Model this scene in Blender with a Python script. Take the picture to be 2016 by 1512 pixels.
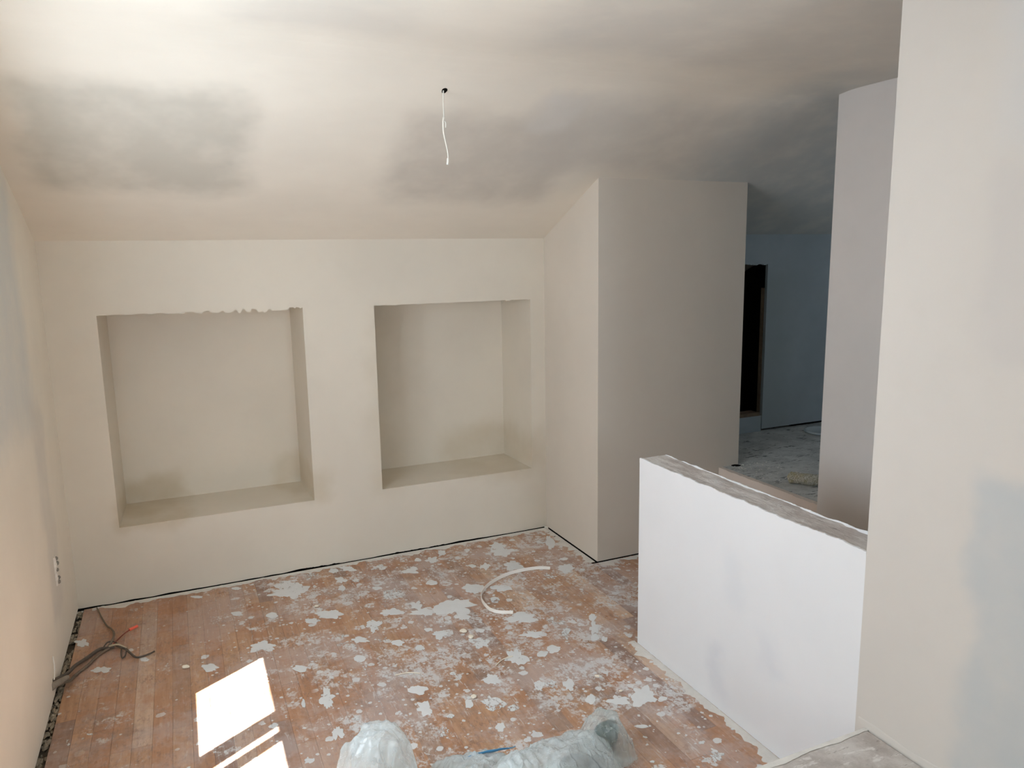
import bpy, bmesh, math, random
from mathutils import Vector, Matrix, noise
random.seed(7)
for o in list(bpy.data.objects): bpy.data.objects.remove(o)
SC = bpy.context.scene
COL = SC.collection

# ------------------------------------------------------------------ camera
cam_d = bpy.data.cameras.new('camera'); cam = bpy.data.objects.new('camera', cam_d); COL.objects.link(cam)
cam_d.sensor_width = 36.0; cam_d.lens = 36.0 * 1476.5 / 2016.0; cam_d.clip_start = 0.02
RX = Vector((0.91246, -0.40884, -0.01634)); UP = Vector((0.08290, 0.14561, 0.98586)); FW = Vector((0.40068, 0.90092, -0.16675))
M = Matrix((RX, UP, -FW)).transposed().to_4x4(); M.translation = Vector((0, 0, 1.65))
cam.matrix_world = M
SC.camera = cam

# ------------------------------------------------------------------ world, sun, exposure
wd = bpy.data.worlds.new('sky'); SC.world = wd; wd.use_nodes = True
bg = wd.node_tree.nodes['Background']
bg.inputs['Color'].default_value = (0.78, 0.89, 1.0, 1); bg.inputs['Strength'].default_value = 18.0
KS = 2.2                                     # sun: fall per metre of x
sd = bpy.data.lights.new('sun', 'SUN'); sun = bpy.data.objects.new('sun', sd); COL.objects.link(sun)
sd.energy = 45.0; sd.angle = 0.006; sd.color = (1.0, 0.95, 0.88)
trav = Vector((1.0, 0.624, -KS)).normalized()
sun.rotation_euler = trav.to_track_quat('-Z', 'Y').to_euler(); sun.location = (-3, 0, 6)
pd = bpy.data.lights.new('window_portal', 'AREA'); po = bpy.data.objects.new('window_portal', pd); COL.objects.link(po)
pd.shape = 'RECTANGLE'; pd.size = 1.42; pd.size_y = 0.76; pd.cycles.is_portal = True
po.matrix_world = Matrix(((0, 0, -1, -0.66), (1, 0, 0, 1.95), (0, 1, 0, 1.466), (0, 0, 0, 1)))
pd2 = bpy.data.lights.new('added_upper_portal', 'AREA'); po2 = bpy.data.objects.new('added_upper_portal', pd2); COL.objects.link(po2)  # portal of the added upper-room window
pd2.shape = 'RECTANGLE'; pd2.size = 0.5; pd2.size_y = 0.4; pd2.cycles.is_portal = True
po2.matrix_world = Matrix(((0, 0, 1, 5.12), (-1, 0, 0, 2.35), (0, 1, 0, 1.55), (0, 0, 0, 1)))
pd3 = bpy.data.lights.new('added_front_portal', 'AREA'); po3 = bpy.data.objects.new('added_front_portal', pd3); COL.objects.link(po3)  # portal of the added window behind the camera
pd3.shape = 'RECTANGLE'; pd3.size = 1.07; pd3.size_y = 1.22; pd3.cycles.is_portal = True
po3.matrix_world = Matrix(((1, 0, 0, 1.085), (0, 0, -1, -3.14), (0, 1, 0, 1.5), (0, 0, 0, 1)))
vs = SC.view_settings
vs.view_transform = 'Standard'; vs.look = 'None'; vs.gamma = 1.0; vs.exposure = -0.08; vs.use_curve_mapping = False
SC.cycles.max_bounces = 16; SC.cycles.diffuse_bounces = 10; SC.cycles.transparent_max_bounces = 16
SC.cycles.sample_clamp_indirect = 8.0

# ------------------------------------------------------------------ node helpers
class NT:
    def __init__(s, name):
        s.m = bpy.data.materials.new(name); s.m.use_nodes = True
        s.t = s.m.node_tree; s.n = s.t.nodes; s.b = s.n['Principled BSDF']; s.out = s.n['Material Output']
        s._pos = None
    def new(s, k, **kw):
        x = s.n.new(k)
        for a, v in kw.items(): setattr(x, a, v)
        return x
    def put(s, sock, v):
        if hasattr(v, 'is_output'): s.t.links.new(v, sock)
        elif isinstance(v, (tuple, list)) and len(v) == 3 and sock.type == 'RGBA': sock.default_value = (*v, 1)
        else: sock.default_value = v
    def pos(s):
        if s._pos is None: s._pos = s.new('ShaderNodeNewGeometry').outputs['Position']
        return s._pos
    def xyz(s):
        if not hasattr(s, '_x'):
            q = s.new('ShaderNodeSeparateXYZ'); s.put(q.inputs[0], s.pos()); s._x = q.outputs
        return s._x
    def math(s, op, a, b=0.0, c=0.0, clamp=False):
        q = s.new('ShaderNodeMath', operation=op, use_clamp=clamp)
        s.put(q.inputs[0], a); s.put(q.inputs[1], b); s.put(q.inputs[2], c)
        return q.outputs[0]
    def mul(s, *a):
        r = a[0]
        for v in a[1:]: r = s.math('MULTIPLY', r, v)
        return r
    def add(s, a, b): return s.math('ADD', a, b)
    def ss(s, v, lo, hi, a=0.0, b=1.0):
        q = s.new('ShaderNodeMapRange', interpolation_type='SMOOTHSTEP')
        s.put(q.inputs[0], v)
        for i, k in enumerate((lo, hi, a, b)): s.put(q.inputs[1 + i], k)
        return q.outputs[0]
    def noise(s, scale, detail=3.0, rough=0.55, vec=None, seed=0.0, stretch=None, out=0):
        q = s.new('ShaderNodeTexNoise', noise_dimensions='3D')
        v = vec if vec is not None else s.pos()
        mp = s.new('ShaderNodeMapping'); s.put(mp.inputs[0], v)
        mp.inputs['Location'].default_value = (seed * 3.1, seed * 1.7, seed * 2.3)
        if stretch: mp.inputs['Scale'].default_value = stretch
        s.put(q.inputs['Vector'], mp.outputs[0])
        s.put(q.inputs['Scale'], scale); s.put(q.inputs['Detail'], detail); s.put(q.inputs['Roughness'], rough)
        return q.outputs[out]
    def mix(s, f, a, b, mode='MIX'):
        q = s.new('ShaderNodeMix', data_type='RGBA', blend_type=mode)
        s.put(q.inputs[0], f); s.put(q.inputs[6], a); s.put(q.inputs[7], b)
        return q.outputs[2]
    def bump(s, h, strength=0.2, dist=0.01, prev=None):
        q = s.new('ShaderNodeBump'); q.inputs['Strength'].default_value = strength; q.inputs['Distance'].default_value = dist
        s.put(q.inputs['Height'], h)
        if prev is not None: s.put(q.inputs['Normal'], prev)
        return q.outputs[0]
    def fin(s, col, rough=0.7, normal=None, spec=0.3):
        s.put(s.b.inputs['Base Color'], col); s.put(s.b.inputs['Roughness'], rough)
        s.b.inputs['Specular IOR Level'].default_value = spec
        if normal is not None: s.put(s.b.inputs['Normal'], normal)
        return s.m

def soft_box(n, a, b, a0, a1, b0, b1, soft=0.06, warp=0.08, seed=1.0, wscale=4.0):
    """mask of a hand-trowelled patch: a rectangle in two coordinates with wandering soft edges"""
    w1 = n.math('MULTIPLY_ADD', n.noise(wscale, 3, 0.6, seed=seed), 2 * warp, -warp)
    w2 = n.math('MULTIPLY_ADD', n.noise(wscale, 3, 0.6, seed=seed + 5), 2 * warp, -warp)
    A = n.add(a, w1); B = n.add(b, w2)
    return n.mul(n.ss(A, a0 - soft, a0 + soft), n.ss(A, a1 - soft, a1 + soft, 1, 0),
                 n.ss(B, b0 - soft, b0 + soft), n.ss(B, b1 - soft, b1 + soft, 1, 0))

def plaster(name, col, patches=(), var=0.05, rough=0.8, stretch=(1, 1, 1)):
    """patches: (axis, axis, a0, a1, b0, b1, soft, colour, strength)"""
    n = NT(name)
    c = n.mix(n.ss(n.noise(1.6, 4, 0.6, seed=2, stretch=stretch), 0.3, 0.7), tuple(v * (1 - var) for v in col), tuple(min(1, v * (1 + var * .6)) for v in col))
    c = n.mix(n.mul(n.ss(n.noise(9, 4, 0.65, seed=4, stretch=stretch), 0.5, 0.8), 0.35), c, tuple(v * (1 - var * 1.3) for v in col))
    for i, (A, B, a0, a1, b0, b1, soft, pc, st) in enumerate(patches):
        m = soft_box(n, n.xyz()['XYZ'.index(A)], n.xyz()['XYZ'.index(B)], a0, a1, b0, b1, soft, 0.09, seed=3 + i * 1.9)
        m = n.mul(m, n.ss(n.noise(5, 3, 0.6, seed=11 + i), 0.2, 0.65, 0.55, 1.0), st)
        c = n.mix(m, c, pc)
    h = n.bump(n.noise(2.2, 3, 0.5, seed=1), 0.12, 0.03)
    h = n.bump(n.noise(60, 3, 0.6, seed=6), 0.05, 0.004, h)
    return n.fin(c, rough, h, 0.2)

# ------------------------------------------------------------------ mesh helpers
def obj(name, bm, mat=None, parent=None, smooth=False, kind=None):
    me = bpy.data.meshes.new(name)
    bmesh.ops.recalc_face_normals(bm, faces=bm.faces)
    bm.to_mesh(me); bm.free()
    if smooth:
        for p in me.polygons: p.use_smooth = True
    o = bpy.data.objects.new(name, me); COL.objects.link(o)
    if mat: me.materials.append(mat)
    if parent: o.parent = parent
    if kind: o['kind'] = kind
    return o
def struct(name, bm, mat, smooth=False): return obj(name, bm, mat, None, smooth, 'structure')
def empty(name, loc=(0, 0, 0)):
    o = bpy.data.objects.new(name, None); COL.objects.link(o); o.location = loc; o.empty_display_size = 0.05
    return o
def tag(o, label, cat, group=None):
    o['label'] = label; o['category'] = cat
    if group: o['group'] = group
    return o
def box(bm, x0, x1, y0, y1, z0, z1):
    v = [bm.verts.new((x, y, z)) for x in (x0, x1) for y in (y0, y1) for z in (z0, z1)]
    for f in ((0, 1, 3, 2), (4, 6, 7, 5), (0, 4, 5, 1), (2, 3, 7, 6), (0, 2, 6, 4), (1, 5, 7, 3)): bm.faces.new([v[i] for i in f])
    return bm
def prism(bm, poly, axis, a0, a1):
    """extrude a polygon (list of 2-D points) along an axis"""
    def P(p, a):
        return {'X': (a, p[0], p[1]), 'Y': (p[0], a, p[1]), 'Z': (p[0], p[1], a)}[axis]
    A = [bm.verts.new(P(p, a0)) for p in poly]; B = [bm.verts.new(P(p, a1)) for p in poly]
    bm.faces.new(A); bm.faces.new(list(reversed(B)))
    k = len(poly)
    for i in range(k): bm.faces.new((A[i], B[i], B[(i + 1) % k], A[(i + 1) % k]))
    return bm
def spline(pts, n=8):
    P = [Vector(p) for p in pts]; out = []
    for i in range(len(P) - 1):
        p0 = P[max(i - 1, 0)]; p1 = P[i]; p2 = P[i + 1]; p3 = P[min(i + 2, len(P) - 1)]
        for k in range(n):
            t = k / n
            out.append(0.5 * ((2 * p1) + (p2 - p0) * t + (2 * p0 - 5 * p1 + 4 * p2 - p3) * t * t + (3 * p1 - p0 - 3 * p2 + p3) * t ** 3))
    out.append(P[-1]); return out
def tube(bm, pts, rad, seg=8, n=8, raw=False):
    P = pts if raw else spline(pts, n)
    rings = []; up = Vector((0.13, 0.21, 1)).normalized()
    for i, p in enumerate(P):
        d = (P[min(i + 1, len(P) - 1)] - P[max(i - 1, 0)]).normalized()
        a = d.cross(up)
        if a.length < 1e-4: a = d.cross(Vector((1, 0, 0)))
        a.normalize(); b = a.cross(d); up = b
        t = i / (len(P) - 1); r = rad(t) if callable(rad) else rad
        rings.append([bm.verts.new(p + (a * math.cos(q) + b * math.sin(q)) * r) for q in [2 * math.pi * k / seg for k in range(seg)]])
    for A, B in zip(rings, rings[1:]):
        for k in range(seg): bm.faces.new((A[k], A[(k + 1) % seg], B[(k + 1) % seg], B[k]))
    bm.faces.new(list(reversed(rings[0]))); bm.faces.new(rings[-1])
    return bm
def nz(x, y=0.0, z=0.0): return noise.noise(Vector((x, y, z)))
def jag(x, s=0.0, amp=1.0):
    """broken plaster edge, 0..amp"""
    v = abs(nz(x * 14, s)) * 0.5 + max(0, nz(x * 45, s + 3)) * 0.6 + max(0, nz(x * 130, s + 7)) * 0.35
    return amp * min(1.0, v)
def nb(): return bmesh.new()
# ------------------------------------------------------------------ room measures
XL, YB = -0.55, 3.973                  # left wall, back wall
SL = 0.453; ZK = 1.755; ZC = 2.352; YC = YB - (ZC - ZK) / SL       # roof slope, knee height, flat height, crease
def zc(y): return min(ZC, ZK + SL * (YB - y))
XB0, XB1, YF = 1.985, 2.935, 3.355     # boxed-out wall
XH, YH0, YH1, ZH = 1.699, 1.41, 2.533, 0.822     # half wall
XJ, YJ = 2.786, 2.612                  # stair wall
ZU = 0.43; ZL = 0.305                  # raised floor, landing
XE, YN = 5.0, -3.0                     # far ends

WARM = (0.71, 0.66, 0.57)
GREY = (0.545, 0.52, 0.455)
M_ceil = plaster('ceiling_plaster', (0.805, 0.755, 0.665), [
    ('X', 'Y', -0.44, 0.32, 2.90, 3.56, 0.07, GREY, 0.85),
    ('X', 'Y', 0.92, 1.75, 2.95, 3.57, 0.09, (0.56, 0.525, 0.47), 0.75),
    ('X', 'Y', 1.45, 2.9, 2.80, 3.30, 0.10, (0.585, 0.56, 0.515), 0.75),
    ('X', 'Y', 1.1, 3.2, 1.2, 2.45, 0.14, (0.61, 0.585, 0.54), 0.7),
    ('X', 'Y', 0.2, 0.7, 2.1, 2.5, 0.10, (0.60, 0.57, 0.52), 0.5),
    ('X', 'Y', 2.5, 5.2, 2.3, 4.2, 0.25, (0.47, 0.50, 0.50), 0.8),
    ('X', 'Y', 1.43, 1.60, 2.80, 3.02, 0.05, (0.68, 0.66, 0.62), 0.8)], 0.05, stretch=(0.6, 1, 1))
M_back = plaster('back_wall_plaster', WARM, [
    ('X', 'Z', -0.36, -0.02, 0.36, 0.50, 0.05, (0.50, 0.41, 0.27), 0.55),
    ('X', 'Z', 0.46, 0.66, 0.36, 0.55, 0.05, (0.52, 0.44, 0.31), 0.45),
    ('X', 'Z', 1.45, 1.95, 0.36, 0.60, 0.08, (0.52, 0.44, 0.31), 0.45),
    ('X', 'Z', 0.93, 1.15, 0.36, 1.40, 0.08, (0.55, 0.48, 0.36), 0.4)], 0.04)
M_left = plaster('left_wall_plaster', (0.85, 0.80, 0.70), [
    ('Y', 'Z', 2.0, 3.45, 1.05, 2.0, 0.10, (0.64, 0.66, 0.645), 0.75),
    ('Y', 'Z', 3.36, 3.60, 0.2, 1.1, 0.06, (0.62, 0.60, 0.56), 0.5)], 0.04)
M_bump = plaster('boxed_wall_plaster', (0.665, 0.61, 0.535), (), 0.03)
M_half = plaster('half_wall_plaster', (0.755, 0.76, 0.77), [
    ('Y', 'Z', 1.97, 2.05, 0.04, 0.24, 0.04, (0.62, 0.64, 0.68), 0.6),
    ('Y', 'Z', 1.92, 2.00, 0.42, 0.62, 0.04, (0.66, 0.68, 0.71), 0.5),
    ('Y', 'Z', 1.72, 1.80, 0.26, 0.42, 0.04, (0.64, 0.66, 0.70), 0.5)], 0.025)
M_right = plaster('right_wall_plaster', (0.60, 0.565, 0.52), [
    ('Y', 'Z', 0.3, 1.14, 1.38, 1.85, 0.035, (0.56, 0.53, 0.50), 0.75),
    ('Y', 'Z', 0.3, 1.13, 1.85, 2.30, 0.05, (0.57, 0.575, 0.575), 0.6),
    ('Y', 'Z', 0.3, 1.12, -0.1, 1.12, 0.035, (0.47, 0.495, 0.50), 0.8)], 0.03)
M_jamb = plaster('stair_wall_plaster', (0.63, 0.60, 0.575), (), 0.04)
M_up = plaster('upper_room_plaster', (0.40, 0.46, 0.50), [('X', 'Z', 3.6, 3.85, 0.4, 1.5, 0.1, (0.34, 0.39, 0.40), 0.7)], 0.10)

def simple(name, col, rough=0.6, var=0.1, scale=30, spec=0.3, bump=0.15, dist=0.002):
    n = NT(name)
    c = n.mix(n.noise(scale, 4, 0.6), tuple(v * (1 - var) for v in col), tuple(min(1, v * (1 + var)) for v in col))
    return n.fin(c, rough, n.bump(n.noise(scale * 3, 3), bump, dist), spec)
M_dark = simple('dark_void', (0.010, 0.009, 0.008), 0.95, 0.3, 8, 0.0)  # near-black: the shade of gaps and voids put into the colour
M_dirt = simple('dirty_subfloor', (0.15, 0.125, 0.095), 0.95, 0.6, 40, 0.05, 0.6, 0.01)

# floor dust / specks mask shared by boards
def speck_layers(n):
    x, y, z = n.xyz()[0], n.xyz()[1], n.xyz()[2]
    # where the plasterers worked: much over the middle of the room, little at its edges
    dens = n.mul(n.ss(x, -0.25, 0.75), n.ss(n.math('SUBTRACT', y, n.mul(x, 0.55)), 0.6, 1.25))
    dens = n.mul(dens, n.ss(n.noise(2.3, 3, 0.6, seed=21), 0.28, 0.62, 0.25, 1.0))
    dens = n.math('MULTIPLY_ADD', dens, 0.92, 0.08)
    # torn, trampled smears
    sm = n.noise(6, 5, 0.7, seed=31); fine = n.noise(42, 6, 0.78, seed=41, stretch=(1.2, 0.9, 1))
    t1 = n.ss(n.add(sm, n.mul(dens, 0.17)), 0.60, 0.70)
    smear = n.mul(t1, n.ss(n.add(fine, n.mul(n.ss(n.noise(11, 4, 0.7, seed=33), 0.35, 0.65), 0.10)), 0.50, 0.60), 0.85)
    # round drips
    def drips(scale, keep, rad, seed):
        warp = n.new('ShaderNodeVectorMath', operation='ADD')
        nn = n.new('ShaderNodeVectorMath', operation='SCALE'); n.put(nn.inputs[0], n.noise(scale * 2.2, 3, 0.6, seed=seed, out=1)); nn.inputs['Scale'].default_value = 0.55 / scale
        n.put(warp.inputs[0], n.pos()); n.put(warp.inputs[1], nn.outputs[0])
        fl = n.new('ShaderNodeVectorMath', operation='MULTIPLY'); n.put(fl.inputs[0], warp.outputs[0]); fl.inputs[1].default_value = (1, 1, 0)
        v = n.new('ShaderNodeTexVoronoi', voronoi_dimensions='3D', feature='F1'); n.put(v.inputs['Vector'], fl.outputs[0]); v.inputs['Scale'].default_value = scale
        sep = n.new('ShaderNodeSeparateColor'); n.put(sep.inputs[0], v.outputs['Color'])
        on = n.ss(n.math('SUBTRACT', n.mul(dens, keep), sep.outputs[0]), 0.0, 0.03)
        r = n.math('MULTIPLY_ADD', sep.outputs[1], rad, rad * 0.35)
        d = n.math('SUBTRACT', r, v.outputs['Distance'])
        return n.mul(on, n.ss(d, 0.0, 0.06))
    d1 = drips(24, 0.34, 0.36, 51); d2 = drips(60, 0.34, 0.36, 61); d3 = drips(12, 0.34, 0.34, 71)
    d3 = n.mul(d3, n.ss(fine, 0.40, 0.52))
    scr = n.mul(n.ss(n.noise(38, 3, 0.7, seed=81, stretch=(2.4, 0.35, 1)), 0.60, 0.68), n.ss(dens, 0.0, 0.6, 0.25, 0.8))
    m = n.math('MAXIMUM', n.math('MAXIMUM', smear, d1), n.math('MAXIMUM', d2, d3))
    m = n.math('MAXIMUM', m, n.mul(scr, 0.6))
    return m, dens, fine

n = NT('parquet_board')
oi = n.new('ShaderNodeObjectInfo'); rnd = oi.outputs['Random']
cr = n.new('ShaderNodeValToRGB'); n.put(cr.inputs[0], rnd)
el = cr.color_ramp.elements
el[0].position = 0.0; el[0].color = (0.52, 0.265, 0.14, 1); el[1].position = 1.0; el[1].color = (0.80, 0.57, 0.40, 1)
for p, c in ((0.25, (0.56, 0.31, 0.18)), (0.5, (0.58, 0.34, 0.205)), (0.72, (0.62, 0.365, 0.21)), (0.86, (0.37, 0.235, 0.18))):
    e = el.new(p); e.color = (*c, 1)
gv = n.new('ShaderNodeVectorMath', operation='ADD'); n.put(gv.inputs[0], n.pos())
off = n.new('ShaderNodeCombineXYZ'); n.put(off.inputs[2], n.mul(rnd, 37.0)); n.put(gv.inputs[1], off.outputs[0])
grain = n.noise(22, 5, 0.65, vec=gv.outputs[0], stretch=(3.2, 0.22, 1))
c = n.mix(n.ss(grain, 0.3, 0.72), cr.outputs[0], n.mix(1.0, cr.outputs[0], (0.80, 0.75, 0.71), 'MULTIPLY'))
blot = n.ss(n.noise(5.5, 5, 0.75, seed=141, stretch=(1.3, 0.7, 1)), 0.5, 0.64)
c = n.mix(n.mul(blot, 0.55), c, (0.50, 0.245, 0.13))
# worn grey dirt and pinkish dust film
grime = n.ss(n.noise(3.2, 5, 0.7, seed=91), 0.48, 0.66)
c = n.mix(n.mul(grime, n.ss(n.noise(30, 4, 0.7, seed=95), 0.35, 0.6), 0.6), c, (0.27, 0.20, 0.175))
spk = n.ss(n.noise(48, 5, 0.8, seed=151, stretch=(1.6, 0.6, 1)), 0.50, 0.62)
c = n.mix(n.mul(spk, n.ss(n.noise(4, 4, 0.7, seed=153), 0.40, 0.60, 0.1, 0.65)), c, (0.27, 0.165, 0.125))
hs = n.new('ShaderNodeHueSaturation'); hs.inputs['Saturation'].default_value = 0.97; hs.inputs['Value'].default_value = 0.87; n.put(hs.inputs['Color'], c); c = hs.outputs[0]
m, dens, fine = speck_layers(n)
film = n.mul(n.ss(n.noise(3.4, 5, 0.75, seed=99), 0.42, 0.62, 0.0, 0.80), n.math('MULTIPLY_ADD', dens, 0.35, 0.45))
c = n.mix(film, c, (0.53, 0.45, 0.425))
c = n.mix(n.mul(m, 0.85), c, (0.71, 0.735, 0.745))
rough = n.ss(n.noise(6, 4, 0.7, seed=7), 0.3, 0.7, 0.27, 0.48)
rough = n.math('MAXIMUM', rough, n.mul(m, 0.8))
M_plank = n.fin(c, rough, n.bump(n.add(n.mul(m, 0.8), n.mul(grain, 0.15)), 0.35, 0.002), 0.35)

n = NT('plaster_splash')
oi = n.new('ShaderNodeObjectInfo'); rnd = oi.outputs['Random']
fine = n.noise(75, 4, 0.7, seed=3, stretch=(1.5, 0.8, 1)); mid = n.noise(20, 4, 0.65, seed=13)
wear = n.ss(rnd, 0.15, 1.0, 0.0, 0.36)
hole = n.ss(n.add(n.mul(fine, 0.55), n.mul(mid, 0.45)), n.math('SUBTRACT', n.add(wear, 0.26), 0.02), n.add(wear, 0.28))
n.fin(n.mix(mid, (0.66, 0.67, 0.665), (0.75, 0.77, 0.775)), 0.85, n.bump(mid, 0.3, 0.002), 0.2)
n.put(n.b.inputs['Alpha'], hole)
M_splash = n.m

# ------------------------------------------------------------------ ceiling (sloped roof side, rounded crease, flat part)
prof = [(YB + 0.55, zc(YB + 0.55))] + [(YB - 0.1 * i, zc(YB - 0.1 * i)) for i in range(0, 12)]
for k in range(7):
    y = YC + 0.16 - 0.32 * k / 6; t = k / 6
    prof.append((y, ZK + SL * (YB - y) if y > YC else ZC))
    if abs(y - YC) < 0.16: prof[-1] = (y, prof[-1][1] - 0.018 * (1 - (abs(y - YC) / 0.16)) ** 2)
prof += [(2.0, ZC), (YN - 0.7, ZC)]  # flat part continues past the front wall, an added overhang against the sun
poly = prof + [(YN - 0.7, ZC + 0.12), (YC, ZC + 0.12), (YB + 0.55, zc(YB + 0.55) + 0.12)]
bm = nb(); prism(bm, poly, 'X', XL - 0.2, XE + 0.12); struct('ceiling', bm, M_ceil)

# ------------------------------------------------------------------ back wall with two niches; the plaster edges are broken
ZB0 = 0.004
N1 = (-0.34, 0.595, 0.379, 1.415); N2 = (0.967, 1.892, 0.385, 1.407); ND = 0.40
def back_wall(x0, x1, niches, mat, name, ztop):
    bm = nb()
    def quad(a, b, c, d): bm.faces.new([bm.verts.new(p) for p in (a, b, c, d)])
    xs = [x0]
    while xs[-1] < x1 - 1e-6: xs.append(min(x1, round(xs[-1] + 0.004, 5)))
    for q in niches: xs += [q[0], q[1]]
    xs = sorted(set(xs))
    def low(x): return max(0.0006, 0.0022 + 0.008 * nz(x * 3.1, 2) + 0.004 * nz(x * 11, 6) + jag(x, 5, 0.009) * (1 if nz(x * 2.2, 9) > 0.12 else 0.05))
    for a, b in zip(xs, xs[1:]):
        mx = (a + b) / 2; inn = [q for q in niches if q[0] < mx < q[1]]
        za, zb = low(a), low(b)
        if not inn:
            quad((a, YB, za), (b, YB, zb), (b, YB, ztop), (a, YB, ztop))
        else:
            q = inn[0]; amp = 1.0 if q is niches[0] else 0.28
            def tp(x):
                e = amp * (0.12 + 0.88 * min(1, max(0, (x - q[0]) / 0.55))) if q is niches[0] else amp
                return q[3] - e * (0.012 * min(1.0, max(0.0, nz(x * 30, q[0] + 4) * 4 + 0.2)) + 0.012 * max(0.0, nz(x * 75, q[0] + 8)))
            def bt(x): return q[2] + jag(x, q[0] * 3 + 1, 0.004)
            quad((a, YB, za), (b, YB, zb), (b, YB, bt(b)), (a, YB, bt(a)))
            quad((a, YB, tp(a)), (b, YB, tp(b)), (b, YB, ztop), (a, YB, ztop))
            quad((a, YB, tp(a)), (b, YB, tp(b)), (b, YB + 0.006, q[3]), (a, YB + 0.006, q[3]))
            quad((a, YB, bt(a)), (b, YB, bt(b)), (b, YB + 0.02, q[2]), (a, YB + 0.02, q[2]))
        quad((a, YB, za), (b, YB, zb), (b, YB + 0.013, zb), (a, YB + 0.013, za))
        quad((a, YB + 0.013, za), (b, YB + 0.013, zb), (b, YB + 0.013, 0.06), (a, YB + 0.013, 0.06))
    for q in niches:
        a, b, c, d = q; y1 = YB + ND
        i = 0.012
        quad((a, YB, c), (a, YB, d), (a + i, y1, d), (a + i, y1, c)); quad((b, YB, c), (b, YB, d), (b - i, y1, d), (b - i, y1, c))
        quad((a, YB, d), (b, YB, d), (b - i, y1, d), (a + i, y1, d)); quad((a, YB + 0.0, c), (b, YB + 0.0, c), (b - i, y1, c), (a + i, y1, c))
        quad((a + i, y1, c), (b - i, y1, c), (b - i, y1, d), (a + i, y1, d))
    # hidden core behind the board
    box(bm, x0, x1, YB + 0.45, YB + 0.5, -0.06, ztop)
    bmesh.ops.remove_doubles(bm, verts=bm.verts, dist=1e-5)
    return struct(name, bm, mat)
back_wall(XL - 0.02, XB0 + 0.02, (N1, N2), M_back, 'wall_back', ZK + 0.012)
bm = nb(); box(bm, XL - 0.02, XB0, YB + 0.030, YB + 0.045, -0.03, 0.075)
struct('trim_1', bm, M_dark)            # black backing strip, paints the dark of the gap under the board

# ------------------------------------------------------------------ left (gable) wall with the window
WY0, WY1, WZ0, WZ1 = 1.30, 2.665, 1.086, 1.847
bm = nb()
def gable(y0, y1, z0=None, z1=None):
    ys = [y0] + ([YC] if y0 < YC < y1 else []) + [y1]
    top = [(y, zc(y) + 0.006 if z1 is None else z1) for y in ys]
    prism(bm, [(y0, z0), (y1, z0)] + top[::-1], 'X', XL - 0.08, XL)
gable(YN, WY0, 0.012); gable(WY1, YB, 0.012); gable(WY0, WY1, 0.012, WZ0); gable(WY0, WY1, WZ1)
struct('wall_left', bm, M_left)
bm = nb(); box(bm, XL - 0.080, XL - 0.035, YN, YB + 0.03, -0.03, 0.05); struct('trim_2', bm, M_dark)  # black backing, paints the dark of the joint under the left wall

# window: casement with two leaves, standing out of the picture to the left; its light falls on the floor
M_white = simple('window_paint', (0.78, 0.78, 0.76), 0.45, 0.05, 20)
n = NT('window_glass')
tr = n.new('ShaderNodeBsdfTransparent'); gl = n.new('ShaderNodeBsdfGlossy'); gl.inputs['Roughness'].default_value = 0.02
mx = n.new('ShaderNodeMixShader'); mx.inputs[0].default_value = 0.07
n.put(mx.inputs[1], tr.outputs[0]); n.put(mx.inputs[2], gl.outputs[0]); n.put(n.out.inputs[0], mx.outputs[0])
M_glass = n.m
wf = nb()
for a in ((WY0, WY1, WZ0, 1.118), (WY0, WY1, 1.815, WZ1), (2.634, WY1, 1.118, 1.815), (WY0, 1.33, 1.118, 1.815)):
    box(wf, -0.61, -0.56, a[0], a[1], a[2], a[3])
win = struct('window_1', wf, M_white)
for nm, a in (('stile', (2.113, 2.187)), ('stile', (2.022, 2.052))):
    bm = nb(); box(bm, -0.61, -0.56, a[0], a[1], 1.118, 1.815); obj(nm, bm, M_white, win)
for a in ((2.187, 2.634), (2.052, 2.113), (1.33, 2.022)):
    bm = nb(); box(bm, -0.588, -0.584, a[0], a[1], 1.118, 1.815); obj('pane', bm, M_glass, win)

# ------------------------------------------------------------------ boxed-out wall to the right of the back wall
bm = nb()
def slopebox(bm, x0, x1, y0, y1, z0, lift=0.006):
    prism(bm, [(y0, z0), (y1, z0), (y1, zc(y1) + lift), (y0, zc(y0) + lift)], 'X', x0, x1)
slopebox(bm, XB0, XB1, YF, YB + 0.01, 0.0045)
struct('wall_alcove', bm, M_bump)
bm = nb(); box(bm, XB0 + 0.012, XB1 - 0.02, YF + 0.012, YB, -0.025, 0.007); struct('trim_3', bm, M_dark)  # black backing, paints the dark of the gap under the boxed wall

# ------------------------------------------------------------------ right wall, half wall, stair wall, closing walls
bm = nb(); box(bm, XH, XH + 0.13, YN, YH0, 0.0, ZC + 0.004); struct('wall_right', bm, M_right)
bm = nb(); box(bm, XH, XH + 0.13, YH0, YH1, 0.0, ZH - 0.006); hw = struct('wall_half', bm, M_half)
bm = nb(); box(bm, XJ, XJ + 0.12, YN, YJ, -0.02, ZC + 0.004); struct('wall_stair', bm, M_jamb)
bm = nb()
for a in ((XL - 0.08, 0.55, -0.06, ZC + 0.004), (1.62, XE, -0.06, ZC + 0.004), (0.55, 1.62, -0.06, 0.9), (0.55, 1.62, 2.1, ZC + 0.004)): box(bm, a[0], a[1], YN - 0.1, YN, a[2], a[3])
struct('wall_front', bm, M_back)
wf = nb()
for a in ((0.55, 1.62, 0.9, 0.94), (0.55, 1.62, 2.06, 2.1), (0.55, 0.59, 0.94, 2.06), (1.58, 1.62, 0.94, 2.06)): box(wf, a[0], a[1], YN - 0.08, YN - 0.03, a[2], a[3])
added_win3 = struct('added_window_front', wf, M_white)  # added window, unseen behind the camera, brightens the back-left corner
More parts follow.
